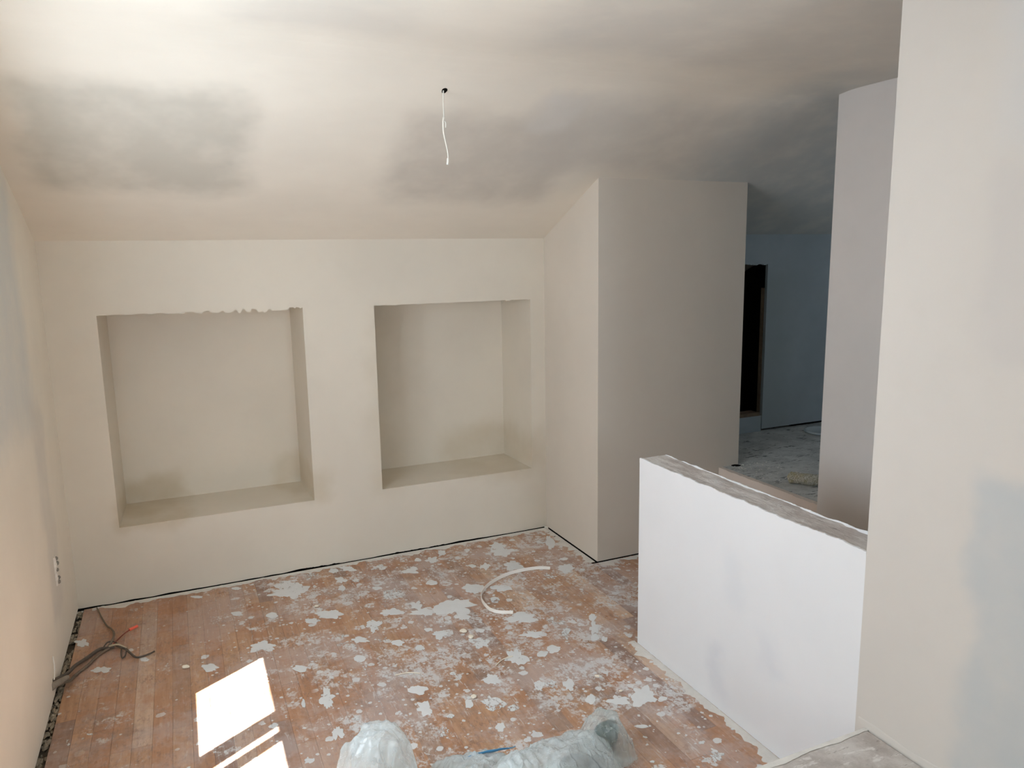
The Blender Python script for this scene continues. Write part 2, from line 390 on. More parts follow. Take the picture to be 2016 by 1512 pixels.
bm = nb(); box(bm, 0.59, 1.58, YN - 0.058, YN - 0.054, 0.94, 2.06); obj('pane', bm, M_glass, added_win3)
bm = nb()
HX0, HX1, HZ0, HZ1 = 3.05, 3.64, 0.54, 1.578
YU = 3.936
box(bm, XB1 - 0.01, HX0, YU, YU + 0.022, ZU, 1.775)
xs = [HX0 + 0.01 * i for i in range(60)]
for a, b in zip(xs, xs[1:]): prism(bm, [(a, HZ1 - jag(a, 4, 0.025)), (b, HZ1 - jag(b, 4, 0.025)), (b, 1.775), (a, 1.775)], 'Y', YU, YU + 0.022)
box(bm, HX0, HX1, YU + 0.006, YU + 0.022, ZU, HZ0)
box(bm, HX1, XE, YU, YU + 0.022, ZU + 0.018, 1.775)
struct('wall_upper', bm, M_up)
bm = nb()
box(bm, HX0 - 0.3, HX1 + 0.3, YU + 1.0, YU + 1.04, ZU - 0.3, 1.6)
box(bm, HX0 - 0.34, HX0 - 0.3, YU + 0.022, YU + 1.04, ZU - 0.3, 1.65); box(bm, HX1 + 0.3, HX1 + 0.34, YU + 0.022, YU + 1.04, ZU - 0.3, 1.65)
box(bm, HX0 - 0.34, HX1 + 0.34, YU + 0.022, YU + 1.04, ZU + 0.03, ZU + 0.06); box(bm, HX0 - 0.34, HX1 + 0.34, YU + 0.022, YU + 1.04, 1.62, 1.66)
box(bm, HX1 + 0.30, XE, YU + 0.024, YU + 0.07, ZU - 0.1, 1.9); box(bm, XB1 - 0.01, HX0 - 0.30, YU + 0.024, YU + 0.07, ZU - 0.1, 1.9)  # added black backing: stops light behind the wall and darkens its gap
struct('wall_eaves', bm, M_dark)
bm = nb()
for a in ((YN, 2.1, ZU - 0.1, ZC + 0.004), (2.6, YU + 0.1, ZU - 0.1, ZC + 0.004), (2.1, 2.6, ZU - 0.1, 1.35), (2.1, 2.6, 1.75, ZC + 0.004)): box(bm, XE, XE + 0.1, *a)
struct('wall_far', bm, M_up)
wf = nb()
for a in ((2.1, 2.6, 1.35, 1.39), (2.1, 2.6, 1.71, 1.75), (2.1, 2.14, 1.39, 1.71), (2.56, 2.6, 1.39, 1.71)): box(wf, XE + 0.02, XE + 0.07, *a)
added_win2 = struct('added_window_upper', wf, M_white)  # added window, out of view, gives the upper room its bluish light
bm = nb(); box(bm, XE + 0.043, XE + 0.047, 2.14, 2.56, 1.39, 1.71); obj('pane', bm, M_glass, added_win2)
# ------------------------------------------------------------------ floor: sub-floor, boards, dried plaster
bm = nb(); box(bm, XL - 0.12, XE + 0.1, YN - 0.1, YB + 0.52, -0.07, -0.021)
floor = struct('floor', bm, M_dirt)
BW = 0.0652
def board_mesh(L):
    bm = nb(); w = BW - 0.0004; L -= 0.0004; c = 0.0006; t = 0.0205
    v = []
    for z, i in ((-t, 0), (-c, 0), (0, c)):
        v.append([bm.verts.new(p) for p in ((i, i, z), (w - i, i, z), (w - i, L - i, z), (i, L - i, z))])
    for A, B in zip(v, v[1:]):
        for k in range(4): bm.faces.new((A[k], A[(k + 1) % 4], B[(k + 1) % 4], B[k]))
    bm.faces.new(v[2])
    me = bpy.data.meshes.new('plank'); bmesh.ops.recalc_face_normals(bm, faces=bm.faces); bm.to_mesh(me); bm.free(); me.materials.append(M_plank)
    return me
cache = {}
rng = random.Random(3)
rest = nb()
x = XL + 0.024
while x < XJ - 0.02:
    w = min(BW, XJ - x)
    yend = YB - 0.010 if x + BW < XB0 + 0.005 else YF - 0.004
    near = 1.52 if x < XH - 0.03 else 2.42
    if XH - 0.05 < x < XH + 0.13: pass
    y = yend
    first = True
    while y > YN:
        L = rng.choice((0.40, 0.52, 0.64, 0.70))
        if first: L = rng.choice((0.18, 0.3, 0.42, 0.55)); first = False
        if y - L < near and y > near: L = max(0.12, round((y - near) / 0.04) * 0.04)
        if y > near + 0.02 and w > 0.06:
            me = cache.get(L) or cache.setdefault(L, board_mesh(L))
            o = bpy.data.objects.new('plank', me); COL.objects.link(o); o.parent = floor
            o.location = (x, y - L, rng.uniform(-0.0003, 0.0002))
        else:
            box(rest, x, x + w - 0.0008, max(y - L, YN) + 0.0008, y, -0.0205, 0.0)
        y -= L
    x += BW
r_ = obj('plank_field', rest, M_plank, floor); r_['kind'] = 'stuff'

SPL = "0.549 3.868 0.028 -0.014 0.007 0.041;0.514 3.683 0.036 -0.018 0.012 0.075;0.730 3.880 0.032 -0.016 0.008 0.036;0.660 3.889 0.022 -0.011 0.006 0.030;0.670 3.752 0.025 -0.012 0.008 0.039;0.894 3.818 0.039 -0.019 0.007 0.029;0.795 3.705 0.019 -0.009 0.006 0.024;1.030 3.693 0.036 -0.018 0.010 0.034;1.057 3.719 0.021 -0.011 0.008 0.025;1.214 3.565 0.063 -0.031 0.031 0.087;1.087 3.506 0.025 -0.012 0.009 0.029;1.068 3.418 0.022 -0.011 0.008 0.024;1.181 3.791 0.026 -0.013 0.014 0.042;1.266 3.861 0.023 -0.011 0.013 0.037;1.421 3.578 0.021 -0.011 0.016 0.039;1.586 3.819 0.046 -0.023 0.019 0.044;1.577 3.721 0.054 -0.027 0.023 0.054;1.550 3.514 0.047 -0.023 0.024 0.054;1.845 3.766 0.028 -0.014 0.015 0.031;1.879 3.719 0.025 -0.013 0.044 0.087;1.795 3.367 0.038 -0.019 0.025 0.047;1.673 3.314 0.029 -0.014 0.020 0.040;1.741 3.070 0.020 -0.010 0.020 0.035;0.871 3.463 0.052 -0.025 0.013 0.049;0.940 3.301 0.027 -0.013 0.011 0.036;1.095 3.204 0.076 -0.037 0.029 0.080;1.099 3.093 0.030 -0.014 0.014 0.037;0.949 3.215 0.041 -0.020 0.012 0.039;0.820 3.278 0.045 -0.022 0.008 0.031;0.808 3.376 0.019 -0.009 0.012 0.047;0.551 3.389 0.042 -0.020 0.009 0.046;0.570 3.275 0.015 -0.007 0.004 0.021;0.703 3.182 0.033 -0.016 0.012 0.050;0.720 3.057 0.028 -0.014 0.009 0.035;0.557 3.060 0.038 -0.018 0.004 0.019;0.617 3.085 0.035 -0.017 0.005 0.022;0.553 3.151 0.012 -0.006 0.003 0.016;0.761 2.986 0.026 -0.013 0.006 0.022;0.951 2.975 0.032 -0.015 0.010 0.030;1.253 3.343 0.044 -0.022 0.023 0.058;1.307 3.184 0.023 -0.011 0.011 0.027;1.390 3.287 0.040 -0.020 0.014 0.033;1.258 3.025 0.033 -0.016 0.012 0.028;1.344 2.955 0.055 -0.027 0.022 0.048;1.244 2.891 0.036 -0.017 0.023 0.053;1.321 2.795 0.046 -0.022 0.014 0.029;1.127 2.930 0.018 -0.009 0.006 0.015;1.090 2.827 0.035 -0.017 0.017 0.043;1.180 2.654 0.040 -0.019 0.022 0.049;1.290 2.627 0.022 -0.010 0.011 0.022;1.461 2.742 0.014 -0.007 0.027 0.050;1.597 2.729 0.018 -0.009 0.025 0.043;1.557 2.652 0.017 -0.008 0.016 0.027;1.641 2.819 0.016 -0.008 0.018 0.030;1.349 2.644 0.027 -0.013 0.015 0.029;0.598 2.843 0.026 -0.013 0.006 0.024;0.573 2.768 0.022 -0.011 0.007 0.029;0.581 2.928 0.023 -0.011 0.006 0.025;0.475 2.787 0.013 -0.006 0.004 0.019;0.517 2.753 0.019 -0.009 0.005 0.022;0.734 2.601 0.031 -0.015 0.009 0.029;0.655 2.499 0.027 -0.013 0.013 0.044;0.720 2.468 0.027 -0.013 0.012 0.038;1.023 2.545 0.028 -0.014 0.015 0.035;1.174 2.424 0.019 -0.009 0.014 0.028;1.211 2.406 0.019 -0.009 0.017 0.033;1.279 2.374 0.022 -0.010 0.018 0.033;1.201 2.313 0.039 -0.019 0.016 0.031;0.964 2.388 0.039 -0.019 0.017 0.040;1.018 2.331 0.018 -0.008 0.008 0.018;0.881 2.428 0.015 -0.007 0.010 0.027;0.897 2.461 0.009 -0.004 0.003 0.008;0.792 2.385 0.012 -0.006 0.005 0.013;0.478 2.518 0.012 -0.006 0.004 0.019;0.931 2.244 0.014 -0.007 0.010 0.024;0.735 2.298 0.031 -0.015 0.013 0.038;0.397 2.465 0.017 -0.008 0.007 0.036;1.306 2.256 0.018 -0.009 0.015 0.025;1.398 2.205 0.033 -0.016 0.014 0.022;1.498 2.189 0.039 -0.019 0.033 0.050;0.740 3.712 0.017 -0.008 0.004 0.020;0.722 3.650 0.014 -0.007 0.004 0.019;0.817 3.569 0.024 -0.012 0.005 0.018;0.654 3.649 0.016 -0.008 0.006 0.032;1.406 3.834 0.014 -0.007 0.007 0.020;1.319 3.756 0.013 -0.007 0.007 0.019;1.353 3.612 0.017 -0.009 0.008 0.020;1.843 3.476 0.020 -0.010 0.009 0.017;1.110 3.826 0.018 -0.009 0.007 0.022;1.865 3.307 0.013 -0.006 0.007 0.012;1.471 2.864 0.033 -0.016 0.020 0.038;0.919 3.040 0.018 -0.009 0.005 0.016;1.022 3.073 0.018 -0.009 0.006 0.016;1.587 2.620 0.012 -0.006 0.012 0.020;0.811 2.954 0.014 -0.007 0.005 0.018;0.834 2.901 0.021 -0.010 0.007 0.022;0.713 2.856 0.010 -0.005 0.003 0.012;0.896 2.648 0.010 -0.005 0.004 0.012;0.446 2.836 0.008 -0.004 0.002 0.009;1.500 2.184 0.031 -0.015 0.025 0.037;1.555 2.142 0.014 -0.007 0.008 0.011;1.508 1.799 0.033 -0.016 0.017 0.021;1.267 1.966 0.012 -0.006 0.016 0.025;1.207 1.908 0.021 -0.010 0.014 0.022;1.385 2.033 0.022 -0.011 0.005 0.008;1.648 2.146 0.010 -0.005 0.007 0.010;1.665 1.883 0.006 -0.003 0.003 0.004;1.312 1.859 0.007 -0.003 0.003 0.005;1.518 1.870 0.009 -0.004 0.005 0.007;1.397 2.204 0.032 -0.016 0.011 0.017;1.369 2.268 0.019 -0.009 0.010 0.017;1.413 2.375 0.011 -0.005 0.005 0.008;1.359 2.077 0.018 -0.009 0.011 0.018;-0.501 3.598 0.027 -0.013 -0.003 0.036;-0.403 3.304 0.033 -0.016 -0.002 0.030;0.223 3.213 0.042 -0.020 0.005 0.048;0.426 3.749 0.061 -0.030 0.012 0.088;0.370 3.720 0.069 -0.034 0.005 0.042;0.410 3.827 0.046 -0.022 0.005 0.039;0.538 3.873 0.030 -0.015 0.008 0.047;0.293 3.496 0.027 -0.013 0.003 0.028;0.142 3.589 0.023 -0.011 0.002 0.024;-0.468 2.817 0.010 -0.005 -0.002 0.020;-0.447 2.670 0.016 -0.008 -0.002 0.015;0.005 3.129 0.030 -0.014 0.001 0.033;0.401 2.696 0.024 -0.012 0.011 0.060;-0.285 3.053 0.025 -0.012 -0.000 0.007;0.342 2.959 0.026 -0.013 0.004 0.027;-0.165 3.895 0.024 -0.012 -0.000 0.024;-0.025 3.869 0.028 -0.014 0.000 0.017;0.164 3.885 0.019 -0.009 0.001 0.020;0.278 3.857 0.021 -0.010 0.002 0.022;0.316 2.698 0.007 -0.003 0.005 0.030;0.458 3.357 0.030 -0.014 0.004 0.025;0.529 3.391 0.042 -0.020 0.007 0.037;-0.504 3.826 0.023 -0.011 -0.001 0.016;-0.321 3.708 0.034 -0.016 -0.001 0.025;-0.243 3.318 0.020 -0.010 -0.001 0.018;-0.405 2.837 0.012 -0.005 -0.000 0.005;0.539 3.154 0.021 -0.010 0.005 0.024;0.553 3.070 0.031 -0.015 0.004 0.018;0.323 3.241 0.018 -0.009 0.002 0.015;0.222 2.769 0.018 -0.009 0.001 0.008"
rng = random.Random(11)
for i, rec in enumerate(SPL.split(';')):
    cx, cy, ux, uy, vx, vy = map(float, rec.split())
    c = Vector((cx, cy, 0)); U = Vector((ux, uy, 0)); V = Vector((vx, vy, 0))
    # square up the picture-plane half axes to the floor directions
    size = max(U.length, V.length)
    k = 40 if size > 0.03 else 20
    amp = 0.42 if size > 0.035 else 0.26
    bm = nb(); top = []; bot = []
    for j in range(k):
        a = 2 * math.pi * j / k; s = i * 3.7
        q = 1 + amp * nz(math.cos(a) * 1.3 + s, math.sin(a) * 1.3) * 1.7 + amp * 0.8 * nz(math.cos(a) * 3.6 + s, math.sin(a) * 3.6, 4) + amp * 0.45 * nz(math.cos(a) * 9 + s, math.sin(a) * 9, 6)
        q = max(0.25, q)
        d = U * (math.cos(a) * q) + V * (math.sin(a) * q)
        bot.append(bm.verts.new(c + d + Vector((0, 0, 0.0003)))); top.append(bm.verts.new(c + d * 0.95 + Vector((0, 0, 0.0013))))
    m = bm.verts.new(c + Vector((0, 0, 0.0018)))
    for j in range(k):
        bm.faces.new((bot[j], bot[(j + 1) % k], top[(j + 1) % k], top[j])); bm.faces.new((top[j], top[(j + 1) % k], m))
    bm.faces.new(list(reversed(bot)))
    obj('plaster_splash', bm, M_splash, floor)

# ragged strips of plaster left along the walls on the floor
M_res = simple('plaster_residue', (0.68, 0.66, 0.62), 0.9, 0.15, 25, 0.1, 0.5, 0.004)
def residue(pts_fn, n, wid, seed, h=0.006):
    bm = nb(); A = []; B = []; Cc = []
    for i in range(n + 1):
        p, nrm = pts_fn(i / n); s = i * 0.11 + seed
        w0 = wid * max(0.05, 0.75 + 0.9 * nz(s * 1.1, seed) + 0.5 * nz(s * 4, seed + 2))
        A.append(bm.verts.new(p + Vector((0, 0, 0.0006)))); Cc.append(bm.verts.new(p + nrm * w0 * 0.4 + Vector((0, 0, h * (0.5 + abs(nz(s * 3, 8)))))))
        B.append(bm.verts.new(p + nrm * w0 + Vector((0, 0, 0.0006))))
    for i in range(n):
        bm.faces.new((A[i], A[i + 1], Cc[i + 1], Cc[i])); bm.faces.new((Cc[i], Cc[i + 1], B[i + 1], B[i]))
    return obj('plaster_residue', bm, M_res, floor, True)
residue(lambda t: (Vector((XL + 0.06 + t * 2.45, YB - 0.013, 0)), Vector((0, -1, 0))), 220, 0.050, 1.0)
residue(lambda t: (Vector((XB0 - 0.008, YB - 0.03 - t * 0.58, 0)), Vector((-1, 0, 0))), 70, 0.055, 5.0)
residue(lambda t: (Vector((XB0 + t * 0.5, YF - 0.012, 0)), Vector((0, -1, 0))), 50, 0.045, 9.0)
residue(lambda t: (Vector((XH - 0.002, YH1 + 0.02 - t * 1.1, 0)), Vector((-1, 0, 0))), 110, 0.045, 13.0, 0.004)
# rubble lying in the open joint beside the left wall
rng = random.Random(5)
M_rub = simple('rubble', (0.33, 0.28, 0.21), 0.95, 0.6, 60, 0.05, 0.6, 0.004)
bm = nb()
for i in range(620):
    y = rng.uniform(1.6, YB - 0.02); r = rng.uniform(0.003, 0.009); xx = XL + rng.uniform(-0.02, 0.022)
    if nz(y * 6, 3) < -0.12: continue
    g = bmesh.ops.create_icosphere(bm, subdivisions=1, radius=r)['verts']
    for v in g: v.co = Vector((v.co.x * 1.0, v.co.y * rng.uniform(1, 2.4), v.co.z * 0.8)) * rng.uniform(0.8, 1.2) + Vector((xx, y, -0.016 + r * 0.7 + rng.uniform(0, 0.006)))
q = obj('rubble', bm, M_rub, floor); q['kind'] = 'stuff'

# ------------------------------------------------------------------ landing and raised floor
n = NT('dusty_stone')
c = n.mix(n.ss(n.noise(9, 6, 0.7, seed=2), 0.35, 0.65), (0.40, 0.36, 0.33), (0.56, 0.53, 0.50))
c = n.mix(n.mul(n.ss(n.noise(26, 5, 0.7, seed=5, stretch=(0.6, 1.6, 1)), 0.55, 0.66), 0.8), c, (0.68, 0.66, 0.63))
c = n.mix(n.mul(n.ss(n.noise(40, 4, 0.7, seed=8, stretch=(0.5, 2.2, 1)), 0.60, 0.68), 0.7), c, (0.24, 0.21, 0.19))
M_landing = n.fin(c, 0.75, n.bump(n.noise(45, 4, 0.7), 0.3, 0.004), 0.25)
bm = nb(); box(bm, 0.75, XH - 0.004, YN, 1.375, 0.0, ZL)
land = struct('floor_landing', bm, M_landing)
bm = nb()
for i in range(60):
    a = 0.75 + (XH - 0.75) * i / 60; b = 0.75 + (XH - 0.75) * (i + 1) / 60
    wa, wb = (0.016 + 0.012 * nz(t * 7, 3) + 0.006 * nz(t * 30, 5) for t in (a, b))
    pr = [[(t, 1.377, ZL - 0.012), (t, 1.377, ZL + 0.002), (t, 1.377 - w, ZL + 0.0015)] for t, w in ((a, wa), (b, wb))]
    v = [[bm.verts.new(p) for p in P] for P in pr]
    for k in range(2): bm.faces.new((v[0][k], v[1][k], v[1][k + 1], v[0][k + 1]))
bmesh.ops.remove_doubles(bm, verts=bm.verts, dist=1e-5)
obj('plaster_edge', bm, M_res, land)
bm = nb()                                               # skirting line of plaster left on the right wall above the landing
for i in range(50):
    a = 1.40 - i * 0.03; b = a - 0.03
    ha, hb = (0.020 + 0.018 * nz(t * 5, 6) + 0.006 * nz(t * 22, 3) for t in (a, b))
    pr = [[(XH - 0.0005, t, ZL + 0.005), (XH - 0.003, t, ZL + 0.006), (XH - 0.002, t, ZL + h)] + [(XH - 0.0003, t, ZL + h + 0.004)] for t, h in ((a, ha), (b, hb))]
    v = [[bm.verts.new(p) for p in P] for P in pr]
    for k in range(3): bm.faces.new((v[0][k], v[1][k], v[1][k + 1], v[0][k + 1]))
bmesh.ops.remove_doubles(bm, verts=bm.verts, dist=1e-5)
struct('trim_4', bm, M_right)

n = NT('raised_floor_screed')
x, y = n.xyz()[0], n.xyz()[1]
c = n.mix(n.ss(n.noise(6, 5, 0.7, seed=3), 0.35, 0.65), (0.42, 0.43, 0.42), (0.58, 0.59, 0.57))
blk = n.noise(16, 5, 0.75, seed=12, stretch=(0.8, 2.2, 1))
c = n.mix(n.mul(n.ss(blk, 0.56, 0.64), 0.85), c, (0.07, 0.07, 0.07))
c = n.mix(n.mul(n.ss(n.noise(60, 4, 0.7, seed=17), 0.6, 0.68), 0.6), c, (0.60, 0.60, 0.57))
M_upfloor = n.fin(c, 0.85, n.bump(n.add(blk, n.noise(60, 3)), 0.5, 0.006), 0.2)
M_riser = plaster('riser_plaster', (0.66, 0.575, 0.51), (), 0.05)
bm = nb(); box(bm, XJ + 0.03, XE, YN, YF - 0.001, ZU - 0.12, ZU); box(bm, XB1, XE, YF - 0.001, YU + 0.1, ZU - 0.12, ZU)
struct('floor_upper', bm, M_upfloor)
bm = nb()
ys = [YJ - 0.03 + i * 0.01 for i in range(int((YF - YJ + 0.03) / 0.01) + 1)]
for a, b in zip(ys, ys[1:]):
    ta, tb = (ZU + 0.001 - jag(t, 31, 0.014) * (1 if nz(t * 4, 2) > -0.1 else 0.2) for t in (a, b))
    P = [[(XJ + 0.005, t, -0.02), (XJ + 0.005, t, z), (XJ + 0.031, t, ZU + 0.0008)] for t, z in ((a, ta), (b, tb))]
    v = [[bm.verts.new(p) for p in q] for q in P]
    for k in range(2): bm.faces.new((v[0][k], v[1][k], v[1][k + 1], v[0][k + 1]))
bmesh.ops.remove_doubles(bm, verts=bm.verts, dist=1e-5)
struct('trim_5', bm, M_riser)
# timber sill in the hole of the upper room
M_wood = simple('old_timber', (0.22, 0.16, 0.11), 0.8, 0.35, 30, 0.2)
bm = nb(); box(bm, HX0, HX1 - 0.012, YU + 0.008, YU + 0.10, HZ0, HZ0 + 0.022); sill = struct('trim_6', bm, M_wood)
bm = nb(); box(bm, HX1 - 0.006, HX1 - 0.001, YU + 0.022, YU + 0.05, HZ0, HZ1 - 0.16); struct('trim_7', bm, M_wood)

# ------------------------------------------------------------------ half wall top: rough coping between two broken plaster lips
n = NT('coping_render')
c = n.mix(n.ss(n.noise(8, 5, 0.7, seed=4, stretch=(1.5, 0.7, 1)), 0.36, 0.64), (0.52, 0.475, 0.455), (0.70, 0.67, 0.65))
c = n.mix(n.mul(n.ss(n.noise(20, 5, 0.72, seed=14, stretch=(2.2, 0.5, 1)), 0.52, 0.62), 0.8), c, (0.76, 0.745, 0.73))
c = n.mix(n.mul(n.ss(n.noise(34, 4, 0.7, seed=24, stretch=(2, 0.5, 1)), 0.60, 0.68), 0.6), c, (0.27, 0.24, 0.22))
M_cope = n.fin(c, 0.85, n.bump(n.noise(40, 5, 0.7, stretch=(1.5, 0.6, 1)), 0.6, 0.006), 0.2)
bm = nb(); G = []
ny, nx = 110, 12
for i in range(ny + 1):
    y = YH0 - 0.02 + (YH1 - YH0 + 0.019) * i / ny; row = []
    for j in range(nx + 1):
        xx = XH + 0.003 + 0.124 * j / nx
        z = ZH - 0.003 + 0.003 * nz(xx * 25, y * 9, 2) + 0.0018 * nz(xx * 70, y * 40, 6)
        row.append(bm.verts.new((xx, y, z)))
    G.append(row)
for i in range(ny):
    for j in range(nx): bm.faces.new((G[i][j], G[i][j + 1], G[i + 1][j + 1], G[i + 1][j]))
obj('coping', bm, M_cope, hw, True)
def lip(x_out, x_in, y0, y1, seed, hi, nm='plaster_lip'):
    bm = nb(); k = int(abs(y1 - y0) / 0.006); V = []
    for i in range(k + 1):
        y = y0 + (y1 - y0) * i / k
        d = (x_in - x_out)
        z = ZH - 0.004 + hi * (0.35 + 0.9 * max(0, nz(y * 3, seed)) + 0.5 * nz(y * 17, seed + 1) + 0.4 * abs(nz(y * 60, seed + 2)))
        wv = 0.55 + 0.5 * nz(y * 6, seed + 4) + 0.35 * nz(y * 28, seed + 5)
        V.append([bm.verts.new(p) for p in ((x_out, y, ZH - 0.02), (x_out, y, z - 0.001), (x_out + d * 0.4 * wv, y, z), (x_out + d * max(0.2, wv), y, ZH - 0.006))])
    for A, B in zip(V, V[1:]):
        for q in range(3): bm.faces.new((A[q], A[q + 1], B[q + 1], B[q]))
    return obj(nm, bm, M_half, hw)
lip(XH - 0.0008, XH + 0.02, YH0, YH1, 3.0, 0.012)
lip(XH + 0.1308, XH + 0.117, YH0, YH1, 8.0, 0.010)
bm = nb(); V = []
for i in range(24):
    xx = XH + 0.13 * i / 23; z = ZH - 0.003 + 0.004 * abs(nz(xx * 40, 2))
    V.append([bm.verts.new(p) for p in ((xx, YH1 + 0.0006, ZH - 0.02), (xx, YH1 + 0.0006, z), (xx, YH1 - 0.014 - 0.006 * nz(xx * 30, 7), z - 0.002))])
for A, B in zip(V, V[1:]):
    for q in range(2): bm.faces.new((A[q], A[q + 1], B[q + 1], B[q]))
obj('plaster_lip', bm, M_half, hw)

# ------------------------------------------------------------------ cable hanging from the ceiling
M_cabw = simple('white_cable', (0.80, 0.77, 0.70), 0.5, 0.05, 40, 0.4)
hz = zc(2.823)
t = empty('ceiling_cable', (0.994, 2.823, hz)); tag(t, 'thin white cable hanging from a small hole in the sloped ceiling', 'cable')
def local(root, pts): 
    q = root.location; return [Vector(p) - q for p in pts]
bm = nb(); tube(bm, local(t, [(0.992, 2.823, hz + 0.01), (0.990, 2.823, 2.235), (0.990, 2.822, 2.20), (0.989, 2.820, 2.172)]), 0.0022, 8); obj('cable_sheath', bm, M_cabw, t, True)
bm = nb(); tube(bm, local(t, [(0.989, 2.820, 2.178), (0.986, 2.820, 2.155), (0.987, 2.820, 2.12), (0.994, 2.820, 2.085), (1.000, 2.82, 2.055), (1.002, 2.82, 2.035), (1.0005, 2.82, 2.022)]), lambda q: 0.0042 - 0.0016 * min(1, q * 1.6), 8); obj('cable_sleeve', bm, M_cabw, t, True)
bm = nb(); tube(bm, local(t, [(0.990, 2.820, 2.165), (0.995, 2.818, 2.160), (0.996, 2.818, 2.150), (0.995, 2.818, 2.140)]), 0.0024, 8); obj('cable_stub', bm, M_cabw, t, True)
bm = nb(); tube(bm, local(t, [(1.001, 2.82, 2.028), (1.0, 2.82, 2.015), (0.9985, 2.82, 2.004)]), 0.0043, 10); obj('end_sleeve', bm, simple('end_cap', (0.85, 0.84, 0.78), 0.45, 0.03), t, True)
bm = nb()
g = [bm.verts.new((0.011 * (1 + 0.35 * nz(k * 1.7, 3)) * math.cos(k * math.pi / 7) + 0.002, 0.014 * math.sin(k * math.pi / 7) * (1 + 0.3 * nz(k, 5)), -SL * 0.014 * math.sin(k * math.pi / 7) * (1 + 0.3 * nz(k, 5)) - 0.0012)) for k in range(14)]
bm.faces.new(g); ex = bmesh.ops.extrude_face_region(bm, geom=bm.faces[:])
for v in [e for e in ex['geom'] if isinstance(e, bmesh.types.BMVert)]: v.co.z += 0.002
obj('drilled_hole', bm, M_dark, t)  # black disc, the hole's darkness put into its colour

# ------------------------------------------------------------------ chopped-out socket on the left wall
M_sock = simple('socket_plaster', (0.84, 0.80, 0.73), 0.85, 0.15, 60, 0.1, 0.6, 0.004)
M_sockd = simple('socket_recess', (0.26, 0.24, 0.21), 0.9, 0.3, 60, 0.1)
t = empty('wall_socket', (XL, 3.49, 0.39)); tag(t, 'chipped open socket box low on the left wall', 'socket')
bm = nb(); P = []
for k in range(20):
    z = -0.062 + 0.124 * k / 19; w = 0.020 + 0.010 * nz(k * 0.6, 4); h = 0.005 + 0.007 * abs(nz(k * 0.8, 8))
    P.append([bm.verts.new(p) for p in ((0.0002, -w, z), (h, -w * 0.7, z), (h, w * 0.7, z), (0.0002, w, z))])
for A, B in zip(P, P[1:]):
    for q in range(3): bm.faces.new((A[q], A[q + 1], B[q + 1], B[q]))
bm.faces.new(P[0]); bm.faces.new(P[-1]); obj('back_plate', bm, M_sock, t)
for z, y, s in ((0.052, 0.0, 0.011), (0.026, 0.016, 0.010), (0.002, 0.0, 0.009), (-0.036, 0.012, 0.010), (-0.052, 0.002, 0.010)):
    bm = nb(); bmesh.ops.create_icosphere(bm, subdivisions=2, radius=s)
    for v in bm.verts: v.co = Vector((v.co.x * 0.75 + 0.007, v.co.y * 0.8 + y, v.co.z * 0.9 + z)) + Vector((0, 0, 0.003 * nz(v.co.y * 200, v.co.z * 200, z * 50)))
    obj('recess', bm, M_sockd, t, True)

# ------------------------------------------------------------------ cut electrical cables coming out of the left wall
M_blk = simple('dark_cable', (0.105, 0.085, 0.068), 0.55, 0.4, 50, 0.3)
M_brn = simple('brown_cable', (0.17, 0.13, 0.095), 0.6, 0.35, 60, 0.3)
M_dust = simple('dusty_cable', (0.30, 0.26, 0.21), 0.8, 0.3, 60, 0.2)
M_red = simple('red_connector', (0.90, 0.16, 0.10), 0.5, 0.05, 40, 0.4)
t = empty('electrical_cable', (-0.50, 3.20, 0.0)); tag(t, 'bundle of dark cut electrical cables lying on the floor beside the left wall', 'cable')
def wire(nm, pts, r, mat, lab=None):
    bm = nb(); tube(bm, local(t, pts), r, 8, 8); o = obj(nm, bm, mat, t, True)
    if lab: o['label'] = lab
    return o
wire('cable_sheath', [(-0.556, 3.150, 0.075), (-0.540, 3.185, 0.062), (-0.520, 3.275, 0.030), (-0.500, 3.36, 0.016), (-0.465, 3.42, 0.010), (-0.425, 3.475, 0.010), (-0.39, 3.472, 0.011), (-0.365, 3.475, 0.011)], 0.0074, M_blk)
wire('cable_sheath', [(-0.556, 3.140, 0.068), (-0.535, 3.17, 0.05), (-0.508, 3.225, 0.022), (-0.495, 3.29, 0.008), (-0.455, 3.36, 0.007), (-0.437, 3.404, 0.007), (-0.41, 3.45, 0.007), (-0.385, 3.468, 0.009)], 0.0058, M_brn)
wire('cable_clump', [(-0.558, 3.130, 0.060), (-0.544, 3.15, 0.058), (-0.525, 3.20, 0.045), (-0.515, 3.235, 0.034)], lambda q: 0.017 * (1 - 0.45 * q), M_dust)
wire('wire', [(-0.39, 3.470, 0.014), (-0.377, 3.50, 0.022), (-0.372, 3.58, 0.022), (-0.388, 3.65, 0.016), (-0.411, 3.712, 0.008), (-0.440, 3.82, 0.005), (-0.452, 3.87, 0.005), (-0.470, 3.945, 0.006)], lambda q: 0.0055 - 0.003 * q, M_brn)
wire('wire', [(-0.372, 3.478, 0.018), (-0.352, 3.52, 0.020), (-0.330, 3.57, 0.018), (-0.305, 3.605, 0.018)], 0.0030, simple('red_wire', (0.24, 0.07, 0.05), 0.6, 0.3), 'dull red wire')
wire('wire_connector', [(-0.312, 3.598, 0.018), (-0.296, 3.610, 0.018), (-0.280, 3.622, 0.018)], 0.0066, M_red, 'bright red connector on the end of a wire')
wire('wire', [(-0.36, 3.478, 0.016), (-0.335, 3.435, 0.018), (-0.318, 3.420, 0.014), (-0.298, 3.385, 0.008), (-0.275, 3.342, 0.006), (-0.245, 3.342, 0.006), (-0.222, 3.352, 0.006), (-0.205, 3.362, 0.007)], lambda q: 0.0055 - 0.0022 * q, M_blk)
